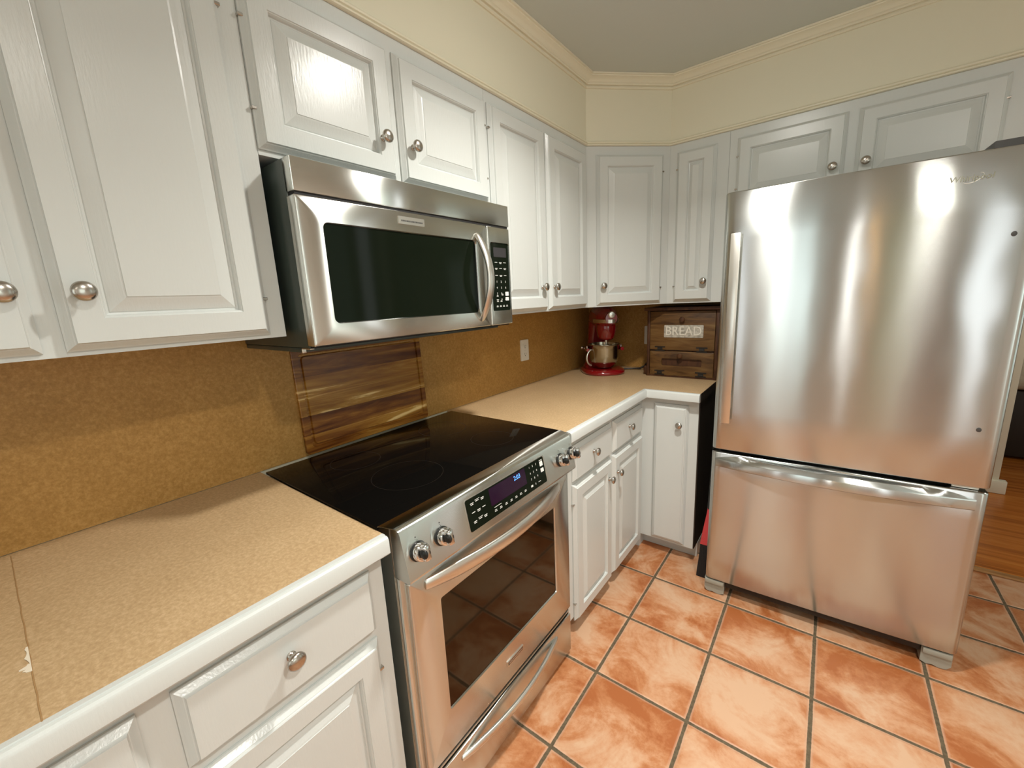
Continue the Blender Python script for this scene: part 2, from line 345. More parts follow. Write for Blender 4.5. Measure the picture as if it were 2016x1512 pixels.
# windows, door and added glow slits of the wall behind the camera
def window(n, x0, x1, z0, z1, pm, y=-2.6):
    f = MB()
    for a in ((x0-0.06, x0, z0-0.06, z1+0.06), (x1, x1+0.06, z0-0.06, z1+0.06), (x0, x1, z0-0.06, z0), (x0, x1, z1, z1+0.06)):
        f.box(a[0], a[1], y, y+0.03, a[2], a[3])
    if x1-x0 > 0.4: f.box((x0+x1)/2-0.015, (x0+x1)/2+0.015, y, y+0.02, z0, z1)
    fr = struct(f.build(n, white)); p = MB(); p.box(x0, x1, y+0.001, y+0.008, z0, z1); p.build('pane', pm, fr)
window('window_1', 0.60, 0.69, 0.4, 2.1, winlit); window('window_2', 0.96, 1.46, 0.6, 2.1, wingreen)
window('streak_slit', 1.775, 1.812, 0.8, 2.1, slitglow); window('warm_streak_strip', 1.955, 1.985, 1.55, 2.1, warmlit)  # unseen white slit and warm lamp strip, added for streaks in the refrigerator's reflection
f = MB(); f.box(2.45, 2.76, -2.6, -2.57, 0, 2.05); struct(f.build('door_1', dooror_m))
window('window_4', 2.86, 3.06, 0.4, 2.1, winlit)
def side_window(n, y0, y1, z0, z1, pm, x=3.2):
    f = MB()
    for a in ((y0-0.05, y0, z0-0.05, z1+0.05), (y1, y1+0.05, z0-0.05, z1+0.05), (y0, y1, z0-0.05, z0), (y0, y1, z1, z1+0.05)): f.box(x-0.03, x, *a)
    fr = struct(f.build(n, white)); p = MB(); p.box(x-0.008, x-0.001, y0, y1, z0, z1); p.build('pane', pm, fr)
side_window('window_6', 1.98, 2.12, 0.7, 2.2, winlit); side_window('window_8', 1.30, 1.88, 0.7, 2.2, wingreen); side_window('window_7', -1.3, -0.1, 0.9, 2.1, wingreen)
# ------------------------------------------------------------------ ceiling lamp (out of frame, lights the kitchen)
def lamp(LAMP, glow, label, watts):
    t = thing('ceiling_light', label, 'ceiling light', LAMP, 0, 'round flush ceiling lights')
    m = MB(); m.lathe([(0.11, -0.001), (0.11, -0.02), (0.095, -0.03)], LAMP, seg=32); m.build('lamp_rim', nickel, t, LAMP)
    m = MB(); m.lathe([(0.062, -0.0305), (0.060, -0.038), (0.045, -0.046), (0.02, -0.050), (0.0, -0.051)], LAMP, seg=32); m.build('diffuser', glow, t, LAMP)
    l = bpy.data.lights.new('downlight', 'AREA'); l.shape = 'DISK'; l.size = 0.12; l.energy = watts; l.color = (1.0, 0.97, 0.90); l.spread = math.radians(134)
    lo_ = bpy.data.objects.new('downlight', l); lo_.location = (0, 0, -0.056); lo_.parent = t; col.objects.link(lo_)
lamp(LAMP, lampglow, 'round flush ceiling light over the floor in front of the range', 19)
lamp(Vector((1.95, -0.2, 2.417)), lampglow2, 'round flush ceiling light over the middle of the room, away from the cabinets', 17)
lamp(Vector((2.35, -1.7, 2.417)), lampglow2, 'added fill ceiling light at the far end of the room, unseen behind the camera', 5)  # unseen lamp added to brighten the walls mirrored in the refrigerator
lamp(Vector((2.95, 2.95, 2.417)), lampglow3, 'round flush ceiling light in the hall past the doorway', 5)

# ------------------------------------------------------------------ cabinetry
def rings(mb, w, h, spec):
    loops = [[(i, i, c), (w-i, i, c), (w-i, h-i, c), (i, h-i, c)] for i, c in spec]
    mb.loft(loops, True, True)
EDGE = [(0, 0.0006), (0, 0.0045), (0.0025, 0.0065), (0.0105, 0.0150), (0.0118, 0.0155), (0.0130, 0.0175), (0.0138, 0.020)]
PANEL = EDGE+[(0.0535, 0.020), (0.0545, 0.0178), (0.0560, 0.0172), (0.0580, 0.0130), (0.0590, 0.0088), (0.0625, 0.0080), (0.0640, 0.0092), (0.075, 0.0132), (0.086, 0.0176), (0.0895, 0.0186), (0.0900, 0.0198)]
NARROW = EDGE+[(0.0535, 0.020), (0.0545, 0.0178), (0.0560, 0.0172), (0.0580, 0.0130), (0.0590, 0.0088), (0.0620, 0.0080), (0.0635, 0.0092), (0.070, 0.0135), (0.0765, 0.0182), (0.0775, 0.0194)]
SLAB = EDGE
def knob(fr, u, v, c, parent, off):
    mb = MB(fr)
    mb.lathe([(0.0085, 0.0), (0.0085, 0.002), (0.006, 0.004), (0.0055, 0.012), (0.007, 0.015), (0.0125, 0.0165), (0.016, 0.0195), (0.0166, 0.0225), (0.0155, 0.0255), (0.011, 0.0285), (0.005, 0.0300), (0.0, 0.0303)], (u, v, c), (0, 0, 1), 28)
    return mb.build('knob', nickel, parent, off, ang=50)
def hinges(fr, w, h, side, parent, off):
    for v in (0.08, h-0.08):
        mb = MB(fr); u0 = -0.0035 if side == 'l' else w+0.0035-0.012
        mb.box(u0, u0+0.012, v-0.003, v+0.003, 0.0006, 0.0110, 0.0008, 1); mb.build('hinge', nickel, parent, off)
def door(fr, w, h, spec, kn, hs, parent, off, name='door'):
    mb = MB(fr); rings(mb, w, h, spec); d = mb.build(name, white, parent, off, smooth=False)
    if kn: knob(fr, kn[0], kn[1], 0.0203, d, off)
    if hs: hinges(fr, w, h, hs, d, off)
    return d
def FL(y, z, x=XU): return frame((x, y, z), (0, 1, 0), (0, 0, 1), (1, 0, 0))
def FB(x, z, y=YF): return frame((x, y, z), (1, 0, 0), (0, 0, 1), (0, -1, 0))
D0, D1 = 1.3405, 2.0735                # tall wall-cabinet door bottom / top
H = D1-D0
# left wall cabinet
b = Vector((XU, -0.40, ZU)); t = thing('wall_cabinet', 'white two-door wall cabinet at the left edge, left of the microwave', 'cabinet', b, 0, 'white wall cabinets')
m = MB(); m.box(0.0045, XU, -0.755, -0.001, ZU, ZS); m.build('body', white, t, b)
door(FL(-0.363, D0), 0.326, H, PANEL, (0.034, 0.099), 'r', t, b)
door(FL(-0.716, D0), 0.326, H, PANEL, (0.299, 0.099), 'l', t, b)
# over the microwave
b = Vector((XU, 0.39, 1.730)); t = thing('wall_cabinet', 'short white two-door wall cabinet directly above the microwave', 'cabinet', b, 0, 'white wall cabinets')
m = MB(); m.box(0.002, XU, 0.0, 0.778, 1.730, ZS); m.build('body', white, t, b)
door(FL(0.0005, 1.741), 0.3665, D1-1.741, PANEL, (0.3215, 0.097), 'l', t, b)
door(FL(0.388, 1.741), 0.381, D1-1.741, PANEL, (0.037, 0.097), 'r', t, b)
# right of the microwave
b = Vector((XU, 1.16, ZU)); t = thing('wall_cabinet', 'tall white two-door wall cabinet between microwave and corner cabinet', 'cabinet', b, 0, 'white wall cabinets')
m = MB(); m.box(0.0045, XU, 0.779, YD-0.0005, ZU, ZS); m.build('body', white, t, b)
door(FL(0.789, D0), 0.356, H, PANEL, (0.303, 0.099), 'l', t, b)
door(FL(1.1635, D0), 0.3565, H, PANEL, (0.025, 0.099), None, t, b)
# diagonal corner cabinet
b = Vector((XU, YD, ZU)); t = thing('corner_cabinet', 'white diagonal corner wall cabinet with one door above the red mixer', 'cabinet', b, 0, 'white wall cabinets')
m = MB(); m.prism([(0.0045, YD), (XU, YD), (XD, YF), (XD, YB-0.0045), (0.0045, YB-0.0045)], ZU, ZS); m.build('body', white, t, b, smooth=False)
fd = frame((XU+0.049*S2, YD+0.049*S2, D0), (S2, S2, 0), (0, 0, 1), (S2, -S2, 0))
door(fd, 0.353, H, PANEL, (0.028, 0.099), 'r', t, b)
# narrow cabinet
b = Vector((0.76, YF, ZU)); t = thing('wall_cabinet', 'narrow white single-door wall cabinet above the bread box', 'cabinet', b, 0, 'white wall cabinets')
m = MB(); m.box(XD+0.0005, 0.902, YF, YB-0.0045, ZU, ZS); m.build('body', white, t, b)
door(FB(0.666, D0), 0.184, H, NARROW, (0.153, 0.099), 'l', t, b)
# above the refrigerator
b = Vector((1.37, YF, 1.79)); t = thing('wall_cabinet', 'wide white two-door wall cabinet above the stainless refrigerator', 'cabinet', b, 0, 'white wall cabinets')
m = MB(); m.box(0.903, XEND, YF, YB-0.001, 1.763, ZS); m.build('body', white, t, b)
door(FB(0.9365, 1.772), 0.399, D1-1.772, PANEL, (0.3615, 0.097), 'l', t, b)
door(FB(1.369, 1.772), 0.400, D1-1.772, PANEL, (0.034, 0.097), 'r', t, b)
# base cabinets
XB = 0.600
def FLB(y, z): return FL(y, z, XB)
def base_body(mb, y0, y1):
    mb.box(0.002, XB, y0, y1, 0.082, 0.8715); mb.box(0.002, XB-0.085, y0, y1, 0.0005, 0.082)
b = Vector((XB, -0.4, 0)); t = thing('base_cabinet', 'white base cabinet with drawers and doors left of the range', 'cabinet', b, 0, 'white base cabinets')
m = MB(); base_body(m, -0.86, -0.0015); m.build('body', white, t, b)
door(FLB(-0.3765, 0.695), 0.3415, 0.143, SLAB, (0.1625, 0.085), None, t, b, 'drawer')
door(FLB(-0.3765, 0.100), 0.3415, 0.573, PANEL, None, 'r', t, b)
door(FLB(-0.80, 0.695), 0.3835, 0.143, SLAB, (0.19, 0.085), None, t, b, 'drawer')
door(FLB(-0.80, 0.100), 0.3835, 0.573, PANEL, (0.34, 0.53), 'l', t, b)
b = Vector((XB, 1.2, 0)); t = thing('base_cabinet', 'white base cabinet with two drawers and two doors right of the range', 'cabinet', b, 0, 'white base cabinets')
m = MB(); base_body(m, 0.783, 1.5995); m.build('body', white, t, b)
door(FLB(0.850, 0.687), 0.343, 0.147, SLAB, (0.150, 0.083), None, t, b, 'drawer')
door(FLB(1.2215, 0.687), 0.349, 0.147, SLAB, (0.159, 0.083), None, t, b, 'drawer')
door(FLB(0.847, 0.066), 0.346, 0.606, PANEL, (0.304, 0.520), 'l', t, b)
door(FLB(1.2145, 0.066), 0.360, 0.606, PANEL, (0.031, 0.520), 'r', t, b)
b = Vector((0.76, 1.6, 0)); t = thing('base_cabinet', 'white base cabinet with one tall knobbed door beside the refrigerator', 'cabinet', b, 0, 'white base cabinets')
m = MB(); m.box(0.002, XB-0.001, 1.6005, YB-0.002, 0.0005, 0.8715); m.box(XB-0.001, 0.880, 1.600, YB-0.002, 0.082, 0.8715); m.box(XB-0.09, 0.886, 1.672, YB-0.002, 0.0005, 0.082); m.build('body', white, t, b)
door(FB(0.666, 0.093, 1.600), 0.1705, 0.751, EDGE[:3]+[(0.008, 0.0125), (0.0115, 0.0135), (0.0125, 0.0165), (0.018, 0.0185), (0.0195, 0.020)], (0.133, 0.655), None, t, b)
m = MB(); m.box(0.8801, 0.885, 1.602, YB-0.002, 0.084, 0.8715); m.build('end_panel', darkpanel, t, b)['label'] = 'dark brown end panel facing the refrigerator'  # thin dark brown panel over the cabinet's end
# countertops
PROF = [(0.0005, 0.8725), (0.0005, 0.9143), (0.0105, 0.9143), (0.0115, 0.9118), (0.0125, 0.9118), (0.0135, 0.9132), (0.017, 0.9125), (0.0205, 0.9095), (0.0225, 0.905), (0.0228, 0.876), (0.020, 0.8725)]
b = Vector((0.3, -0.5, CT)); t = thing('countertop', 'tan speckled countertop left of the range with a worn seam', 'countertop', b)
m = MB(); m.box(0.0045, 0.6185, -2.2, -0.0015, 0.873, CT, 0); m.build('slab', counter_m, t, b)
m = MB(); m.sweep([(0.6185, -2.2), (0.6185, -0.0015)], PROF); m.build('edge_trim', white, t, b, ang=25)
m = MB()
sp = [(0.02+0.6*i/30, -0.4925+random.uniform(-0.0006, 0.0006)) for i in range(31)]
m.loft([[(x, y-0.0009, CT+0.0002), (x, y+0.0009, CT+0.0002), (x, y+0.0006, CT+0.0006), (x, y-0.0006, CT+0.0006)] for x, y in sp]); sm = m.build('seam', seam_m, t, b)
m = MB()
for x0, x1, wd in ((0.425, 0.475, 0.007), (0.475, 0.497, 0.015)):
    pl = []; k = 8
    for i in range(k+1): pl.append((x0+(x1-x0)*i/k, -0.4935-random.uniform(0.001, wd)*math.sin(math.pi*min(1, (i+1)/(k+1)))))
    pl = pl+[(x1, -0.4925), (x0, -0.4925)]
    m.prism(pl, CT+0.0002, CT+0.0009)
m.build('paper_chip', chip, sm, b)
b = Vector((0.3, 1.4, CT)); t = thing('countertop', 'tan L-shaped countertop right of the range under mixer and bread box', 'countertop', b)
m = MB(); m.prism([(0.0045, 0.7825), (0.6185, 0.7825), (0.6185, 1.5807), (0.889, 1.5807), (0.889, YB-0.0045), (0.0045, YB-0.0045)], 0.873, CT); m.build('slab', counter_m, t, b, smooth=False)
m = MB(); m.sweep([(0.6185, 0.7825), (0.6185, 1.5807), (0.889, 1.5807)], PROF); m.build('edge_trim', white, t, b, ang=25)
m = MB(); m.box(0.8892, 0.8912, 1.5815, YB-0.0045, 0.873, CT-0.0002); m.build('end_shade', darkpanel, t, b)  # dark sheet standing in for the shade on the counter's end face

# ------------------------------------------------------------------ microwave
b = Vector((0.2, 0.4, 1.29)); t = thing('microwave', 'stainless over-the-range microwave with dark window and bowed handle', 'microwave', b)
XM = 0.405
m = MB(); m.box(0.005, 0.376, 0.020, 0.776, 1.302, 1.7155, 0.003); m.build('body', mwside, t, b)
m = MB(); m.box(0.3755, 0.390, 0.024, 0.772, 1.302, 1.715); m.box(0.390, XM-0.004, 0.024, 0.772, 1.636, 1.648); m.build('gap', gap_m, t, b)
m = MB(); m.box(0.372, XM, 0.020, 0.777, 1.645, 1.7155, 0.003); m.build('vent_panel', steel, t, b)
fm = FL(0, 0, XM)
dm = MB()
def frame_plate(mb, a0, a1, b0, b1, wa0, wa1, wb0, wb1, c0, c1, r=0.014, lip=0.0025):
    # plate with a rounded window opening; local (a, b) plane, front face at c1
    def rr(a0, a1, b0, b1, r, c, seg=5):
        out = []
        for cx, cy, t0 in ((a1-r, b1-r, 0), (a0+r, b1-r, 90), (a0+r, b0+r, 180), (a1-r, b0+r, 270)):
            for k in range(seg+1):
                q = math.radians(t0+90*k/seg); out.append((cx+r*math.cos(q), cy+r*math.sin(q), c))
        return out
    e = 0.003
    mb.loft([rr(a0, a1, b0, b1, e, c0), rr(a0, a1, b0, b1, e, c1-e), rr(a0+e*0.4, a1-e*0.4, b0+e*0.4, b1-e*0.4, e, c1-e*0.35), rr(a0+e, a1-e, b0+e, b1-e, e, c1),
             rr(wa0, wa1, wb0, wb1, r, c1), rr(wa0+lip, wa1-lip, wb0+lip, wb1-lip, r-lip*0.5, c1-0.005), rr(wa0+lip, wa1-lip, wb0+lip, wb1-lip, r-lip*0.5, c0)], False, False)
m = MB(fm); frame_plate(m, 0.020, 0.6525, 1.3065, 1.6385, 0.077, 0.598, 1.3555, 1.587, -0.033, 0.0); md = m.build('door', steel, t, b)
m = MB(fm); m.rect(0.078, 0.597, 1.3565, 1.586, -0.012, -0.0042, 0.012); m.build('window', mwglass, md, b)
m = MB(fm); frame_plate(m, 0.6565, 0.777, 1.3065, 1.6385, 0.668, 0.771, 1.3555, 1.588, -0.033, 0.0, 0.008, 0.0015); mc = m.build('control_column', steel, t, b)
m = MB(fm); m.rect(0.669, 0.770, 1.3565, 1.587, -0.012, -0.003, 0.006); ck = m.build('control_panel', mwglass, mc, b)
m = MB(fm); m.rect(0.687, 0.757, 1.540, 1.572, -0.003, -0.0024, 0.003); m.build('display', dispgrey, mc, b)
def FP(o, u, v, n): return frame(o, u, v, n)
kp = MB()
def fmk(a, v, c=-0.0026): return frame((XM+c, a, v), (0, 1, 0), (0, 0, 1), (1, 0, 0))
for r, z in enumerate((1.522, 1.502, 1.478)):
    for cidx, a in enumerate((0.698, 0.722, 0.746)):
        f_ = MB(fmk(a, z)); kp.fr = fmk(a, z); kp.box(-0.007, 0.007, -0.0008, 0.0008, 0, 0.0003); 
        if (r+cidx) % 2: kp.box(-0.005, 0.005, -0.004, -0.0026, 0, 0.0003)
for r, row in enumerate(('123', '456', '789', '-0-')):
    for cidx, ch in enumerate(row):
        z = 1.456-0.0205*r; a = 0.698+0.024*cidx
        if ch == '-': kp.fr = fmk(a, z); kp.box(-0.006, 0.006, -0.0008, 0.0008, 0, 0.0003); kp.fr = None
        else: text_mb(ch, 0.010, fmk(a, z), 0.0002, mb=kp)
for a, z in ((0.695, 1.372), (0.713, 1.372), (0.731, 1.372), (0.749, 1.372), (0.698, 1.390), (0.718, 1.390), (0.698, 1.408), (0.726, 1.412)):
    kp.fr = fmk(a, z); kp.box(-0.005, 0.005, -0.003, -0.0012, 0, 0.0003); kp.box(-0.004, 0.004, 0.0005, 0.002, 0, 0.0003)
kp.fr = fmk(0.752, 1.414); kp.rect(-0.0095, 0.0095, -0.007, 0.007, 0, 0.0004, 0.002)
kp.fr = fmk(0.752, 1.396); kp.rect(-0.0095, 0.0095, -0.006, 0.006, 0, 0.0004, 0.002)
kp.build('keypad_marks', marks, mc, b, smooth=False)
m = MB(fm); m.rect(0.291, 0.381, 1.606, 1.6255, 0.0, 0.0022, 0.0015); bd = m.build('badge', bright, md, b)
m = MB(fm)
x = 0.300
while x < 0.372:
    wd = random.uniform(0.002, 0.0045); m.box(x, x+wd, 1.6125, 1.6165, 0.0022, 0.0025); x += wd+0.0014
m.build('badge_print', darkgrey, bd, b)
def bow_handle(mb, p0, p1, outv, bulge, wdir, hw, ht, nst=28, flat=0.0, power=0.5, base=0.0):
    # bar from p0 to p1 bowed along outv; oval section hw (wide) x ht (thick)
    p0, p1, outv, wdir = Vector(p0), Vector(p1), Vector(outv), Vector(wdir); loops = []
    ax = (p1-p0)
    def pos(t): return p0+ax*t+outv*(base+bulge*(math.sin(math.pi*t)**power if 0 < t < 1 else 0))
    for i in range(nst+1):
        tt = i/nst; tt = 0.5-0.5*math.cos(math.pi*tt)
        e = 1e-3; d = (pos(min(1, tt+e))-pos(max(0, tt-e))).normalized(); nrm = wdir.cross(d).normalized()
        if nrm.dot(outv) < 0: nrm = -nrm
        k = 0.72+0.28*min(1, math.sin(math.pi*tt)*2.5) if 0 < tt < 1 else 0.66
        loops.append([pos(tt)+wdir*(hw*k*math.cos(a))*1.0+nrm*(ht*math.sin(a)) for a in [6.2831853*j/14 for j in range(14)]])
    mb.loft(loops)
m = MB(); bow_handle(m, (XM-0.001, 0.603, 1.604), (XM-0.001, 0.603, 1.331), (1, 0, 0), 0.052, (0, 1, 0), 0.0155, 0.008, power=0.8); m.build('handle', bright, md, b, ang=60)
m = MB(); m.box(0.005, 0.335, 0.022, 0.774, 1.290, 1.3015, 0.002); m.build('bottom_pan', mwside, t, b)
m = MB(); m.box(0.335, 0.376, 0.022, 0.032, 1.2985, 1.3015, 0.0005); m.box(0.332, 0.3355, 0.022, 0.032, 1.2885, 1.3000, 0.0005); m.build('mounting_bracket', bright, t, b)

# ------------------------------------------------------------------ range
b = Vector((0.32, 0.39, 0)); t = thing('range', 'stainless slide-in electric range with black glass cooktop', 'range', b)
m = MB(); m.box(0.045, 0.6145, 0.018, 0.762, 0.03, 0.9138); m.build('body', steel, t, b)
m = MB(); m.box(0.08, 0.60, 0.03, 0.75, 0.0005, 0.03); m.build('plinth', black, t, b)
m = MB(); m.box(0.043, 0.5985, 0.0, 0.7715, 0.9146, 0.9215, 0.0007); ckt = m.build('cooktop', glass, t, b)
for x, y, r in ((0.20, 0.20, 0.075), (0.20, 0.57, 0.09), (0.43, 0.22, 0.10), (0.44, 0.58, 0.075)):
    m = MB(); n_ = 48
    m.loft([[(x+rr*math.cos(6.2831853*i/n_), y+rr*math.sin(6.2831853*i/n_), 0.92155) for i in range(n_)] for rr in (r-0.0012, r)], False, False); m.build('burner_ring', ring_m, ckt, b)
# control panel, mitred at both ends
pr = [(0.5988, 0.9220, -0.0005), (0.604, 0.9225, 0.002), (0.634, 0.9215, 0.0135), (0.642, 0.9195, 0.0165), (0.648, 0.915, 0.018), (0.6515, 0.907, 0.018), (0.6725, 0.803, 0.018), (0.6705, 0.797, 0.0185), (0.664, 0.794, 0.019), (0.618, 0.7935, 0.019), (0.6155, 0.80, 0.019), (0.6155, 0.9138, 0.019)]
m = MB(); m.loft([[(x, y0+0.0, z) for (x, z, e) in [(p[0], p[1], p[2]) for p in pr] for y0 in [e]], [(p[0], 0.7805-p[2]-0.0085*(1 if p[2] < 0.01 else 1), p[1]) for p in pr]])
cp = m.build('control_panel', steel, t, b, ang=28)
dn = Vector((0.021, 0, -0.104)).normalized(); nn = Vector((-dn.z, 0, dn.x))
def FS(y, s, c=0.0): # slanted control face: y along the panel, s down the slope
    o = Vector((0.6515, y, 0.907))+dn*s+nn*c
    return frame(o, (0, 1, 0), (-dn.x, 0, -dn.z), (nn.x, 0, nn.z))
m = MB(FS(0, 0)); m.rect(0.214, 0.576, -0.0905, -0.0045, -0.004, 0.0008, 0.006); kf = m.build('display_bezel', bright, cp, b)
m = MB(FS(0, 0)); m.rect(0.2155, 0.571, -0.089, -0.006, -0.004, 0.0016, 0.005); m.build('display', mwglass, cp, b)
m = MB(FS(0, 0)); m.rect(0.305, 0.470, -0.058, -0.010, 0.0, 0.0019, 0.002); m.build('clock_window', purple, cp, b)
text_mb('2:03', 0.0185, FS(0.430, 0.023, 0.0021), 0.0001).build('clock_digits', digit, cp, b, smooth=False)
kp = MB()
for r, s in enumerate((0.020, 0.044, 0.068)):
    for cidx, y in enumerate((0.237, 0.257, 0.277)):
        kp.fr = FS(y, s, 0.0017); kp.box(-0.006, 0.006, -0.0009, 0.0009, 0, 0.0002)
        if (r+cidx) % 2 == 0: kp.box(-0.005, 0.005, -0.0045, -0.0028, 0, 0.0002)
        elif cidx == 1: kp.box(-0.008, 0.010, 0.0032, 0.0042, 0, 0.0002)
kp.build('keypad_marks', marks, cp, b, smooth=False); kp = MB()
for y in (0.318, 0.340, 0.364, 0.387, 0.410, 0.433, 0.456):
    kp.fr = FS(y, 0.074, 0.0017); kp.box(-0.005, 0.005, -0.003, -0.0015, 0, 0.0002); kp.box(-0.004, 0.004, 0.0006, 0.0022, 0, 0.0002)
kp.fr = FS(0.329, 0.065, 0.0017); kp.box(-0.015, 0.015, -0.0006, 0.0006, 0, 0.0002)
kp.build('keypad_marks', marks, cp, b, smooth=False); kp = MB()
for r, row in enumerate(('123', '456', '789')):
    for cidx, ch in enumerate(row): text_mb(ch, 0.0085, FS(0.494+0.017*cidx, 0.018+0.0185*r, 0.0017), 0.0002, mb=kp)
text_mb('0', 0.0085, FS(0.511, 0.0745, 0.0017), 0.0002, mb=kp)
kp.fr = FS(0.491, 0.0745, 0.0017); kp.box(-0.005, 0.005, -0.003, 0.003, 0, 0.0002)
kp.fr = FS(0.532, 0.0745, 0.0017); kp.box(-0.006, 0.006, -0.0008, 0.0008, 0, 0.0002)
kp.fr = FS(0.556, 0.025, 0.0017); kp.rect(-0.008, 0.008, -0.008, 0.007, 0, 0.0003, 0.0015); kp.box(-0.008, 0.007, 0.0095, 0.0115, 0, 0.0002)
kp.fr = FS(0.556, 0.046, 0.0017); kp.rect(-0.008, 0.008, -0.006, 0.006, 0, 0.0003, 0.0015)
kp.build('keypad_marks', marks, cp, b, smooth=False)
for y in (0.055, 0.1265, 0.667, 0.7405):
    f_ = FS(y, 0.052, 0.0)
    m = MB(f_); m.lathe([(0.0215, 0.0), (0.0215, 0.002), (0.019, 0.003), (0.0195, 0.006), (0.0208, 0.008), (0.0208, 0.014), (0.0198, 0.0175), (0.017, 0.0195), (0.0, 0.0205)], (0, 0, 0), (0, 0, 1), 32); m.box(-0.0085, 0.0095, -0.0185, 0.0185, 0.016, 0.0345, 0.0055, 3); kb = m.build('burner_knob', chrome, cp, b, ang=30)
    m = MB(f_); m.lathe([(0.0226, 0.0002), (0.0226, 0.0024), (0.0195, 0.0030)], (0, 0, 0), (0, 0, 1), 32); m.build('knob_collar', black, kb, b)
    m = MB(f_); m.lathe([(0.0005, -0.0095), (0.0042, -0.0072), (0.0060, 0.0), (0.0050, 0.0055), (0.0028, 0.0085), (0.0004, 0.0095)], (-0.0062, 0.0, 0.0280), (0.28, 0, 1), 24, 2.1, 1.0); m.build('knob_grip', black, kb, b)
    m = MB(f_); m.box(0.0045, 0.0063, -0.004, 0.004, 0.0330, 0.0348); m.build('knob_pointer', black, kb, b)
    m = MB()
    for s, r, e in ((0.0195, 0.0014, 0.0), (0.0235, 0.0007, -0.001), (0.0275, 0.0009, 0.003)):
        m.fr = FS(y+e, s, 0.0); m.lathe([(r, 0.0), (r, 0.0005)], (0, 0, 0), (0, 0, 1), 10)
    m.build('burner_mark', iron, cp, b)
# oven door
XD_ = 0.638
fo = FL(0, 0, XD_)
m = MB(fo); frame_plate(m, 0.037, 0.757, 0.214, 0.770, 0.125, 0.663, 0.341, 0.678, -0.020, 0.0, 0.006, 0.003); od = m.build('oven_door', steel, t, b)
m = MB(fo); m.rect(0.1265, 0.6615, 0.3425, 0.6765, -0.012, -0.0040, 0.004); m.build('oven_window', ovenglass, od, b)
m = MB(); bow_handle(m, (XD_-0.002, 0.085, 0.742), (XD_-0.002, 0.690, 0.744), (1, 0, 0), 0.048, (0, 0, 1), 0.021, 0.0085, nst=40, power=0.85); m.build('handle', bright, od, b, ang=60)
m = MB(fo); m.rect(0.362, 0.446, 0.2715, 0.2885, 0.0, 0.0022, 0.001); bd = m.build('badge', bright, od, b)
m = MB(fo); m.box(0.365, 0.443, 0.2745, 0.2855, 0.0020, 0.0024); m.build('badge_plate', darkgrey, bd, b)
m = MB(fo); x = 0.370
while x < 0.438:
    wd = random.uniform(0.002, 0.0045); m.box(x, x+wd, 0.2775, 0.2825, 0.0023, 0.0027); x += wd+0.0014
m.build('badge_print', bright, bd, b)
m = MB(); m.box(0.6146, 0.629, 0.020, 0.037, 0.03, 0.79, 0.002); m.build('side_strip', steel, t, b)
m = MB(); m.box(0.6146, 0.626, 0.757, 0.7615, 0.03, 0.79); m.build('side_strip', steel, t, b)
m = MB(); m.box(0.6146, 0.622, 0.0372, 0.757, 0.03, 0.793); m.build('gap', gap_m, t, b)
m = MB(); m.box(0.622, 0.633, 0.039, 0.755, 0.193, 0.197, 0.001); m.build('drawer_lip', bright, t, b)
m = MB(); m.box(0.6222, XD_, 0.037, 0.757, 0.020, 0.184, 0.004); dr = m.build('storage_drawer', steel, t, b)
m = MB(); bow_handle(m, (XD_-0.002, 0.150, 0.152), (XD_-0.002, 0.650, 0.152), (1, 0, 0), 0.034, (0, 0, 1), 0.0125, 0.008, nst=40, power=0.8); m.build('handle', bright, dr, b, ang=60)

# ------------------------------------------------------------------ refrigerator
TH = 0.0387
b = Vector((0.986, 1.415, 0)); t = thing('refrigerator', 'tall stainless bottom-freezer refrigerator at right beside the corner cabinets', 'refrigerator', b, TH)
m = MB(); m.box(0.012, 0.806, 0.075, 0.705, 0.035, 1.738, 0.006); m.build('body', fridgeside, t)
m = MB(); m.box(0.02, 0.80, 0.052, 0.075, 0.09, 1.745); m.build('gasket', gap_m, t)
def bowed(z0, z1, x0=-0.004, x1=0.822, bow=0.0045, depth=0.052, r=0.018, ze=0.004):
    mb = MB(); pts = [(x0, depth)]
    nc = 6
    for k in range(nc+1):
        a = math.pi+ (math.pi/2)*k/nc; pts.append((x0+r+r*math.cos(a), r+r*math.sin(a)))
    for k in range(1, 40):
        pts.append((x0+r+(x1-x0-2*r)*k/40, 0.0))
    for k in range(nc+1):
        a = -math.pi/2+(math.pi/2)*k/nc; pts.append((x1-r+r*math.cos(a), r+r*math.sin(a)))
    pts.append((x1, depth))
    def bw(x): u = (x-(x0+x1)/2)/((x1-x0)/2); return -bow*(1-u*u)
    def loop(z, ins): return [(x+(ins if x < x0+r else -ins if x > x1-r else 0), y+bw(x)*(1 if y < depth*0.9 else 0)+(ins if y < depth*0.9 else 0), z) for x, y in pts]
    mb.loft([loop(z0, ze), loop(z0+ze*0.4, ze*0.3), loop(z0+ze, 0)]+[loop(z0+ze+(z1-z0-2*ze)*i/6, 0) for i in range(1, 6)]+[loop(z1-ze, 0), loop(z1-ze*0.4, ze*0.3), loop(z1, ze)])
    return mb
fdoor = bowed(0.7165, 1.757).build('door', fsteel, t, ang=50)
fdraw = bowed(0.080, 0.702).build('freezer_drawer', fsteel, t, ang=50)
m = MB(); m.box(0.027, 0.0615, -0.036, -0.026, 0.845, 1.601, 0.002); m.box(0.030, 0.058, -0.028, 0.004, 0.90, 0.95, 0.002); m.box(0.030, 0.058, -0.028, 0.004, 1.50, 1.55, 0.002); m.build('handle', bright, fdoor)
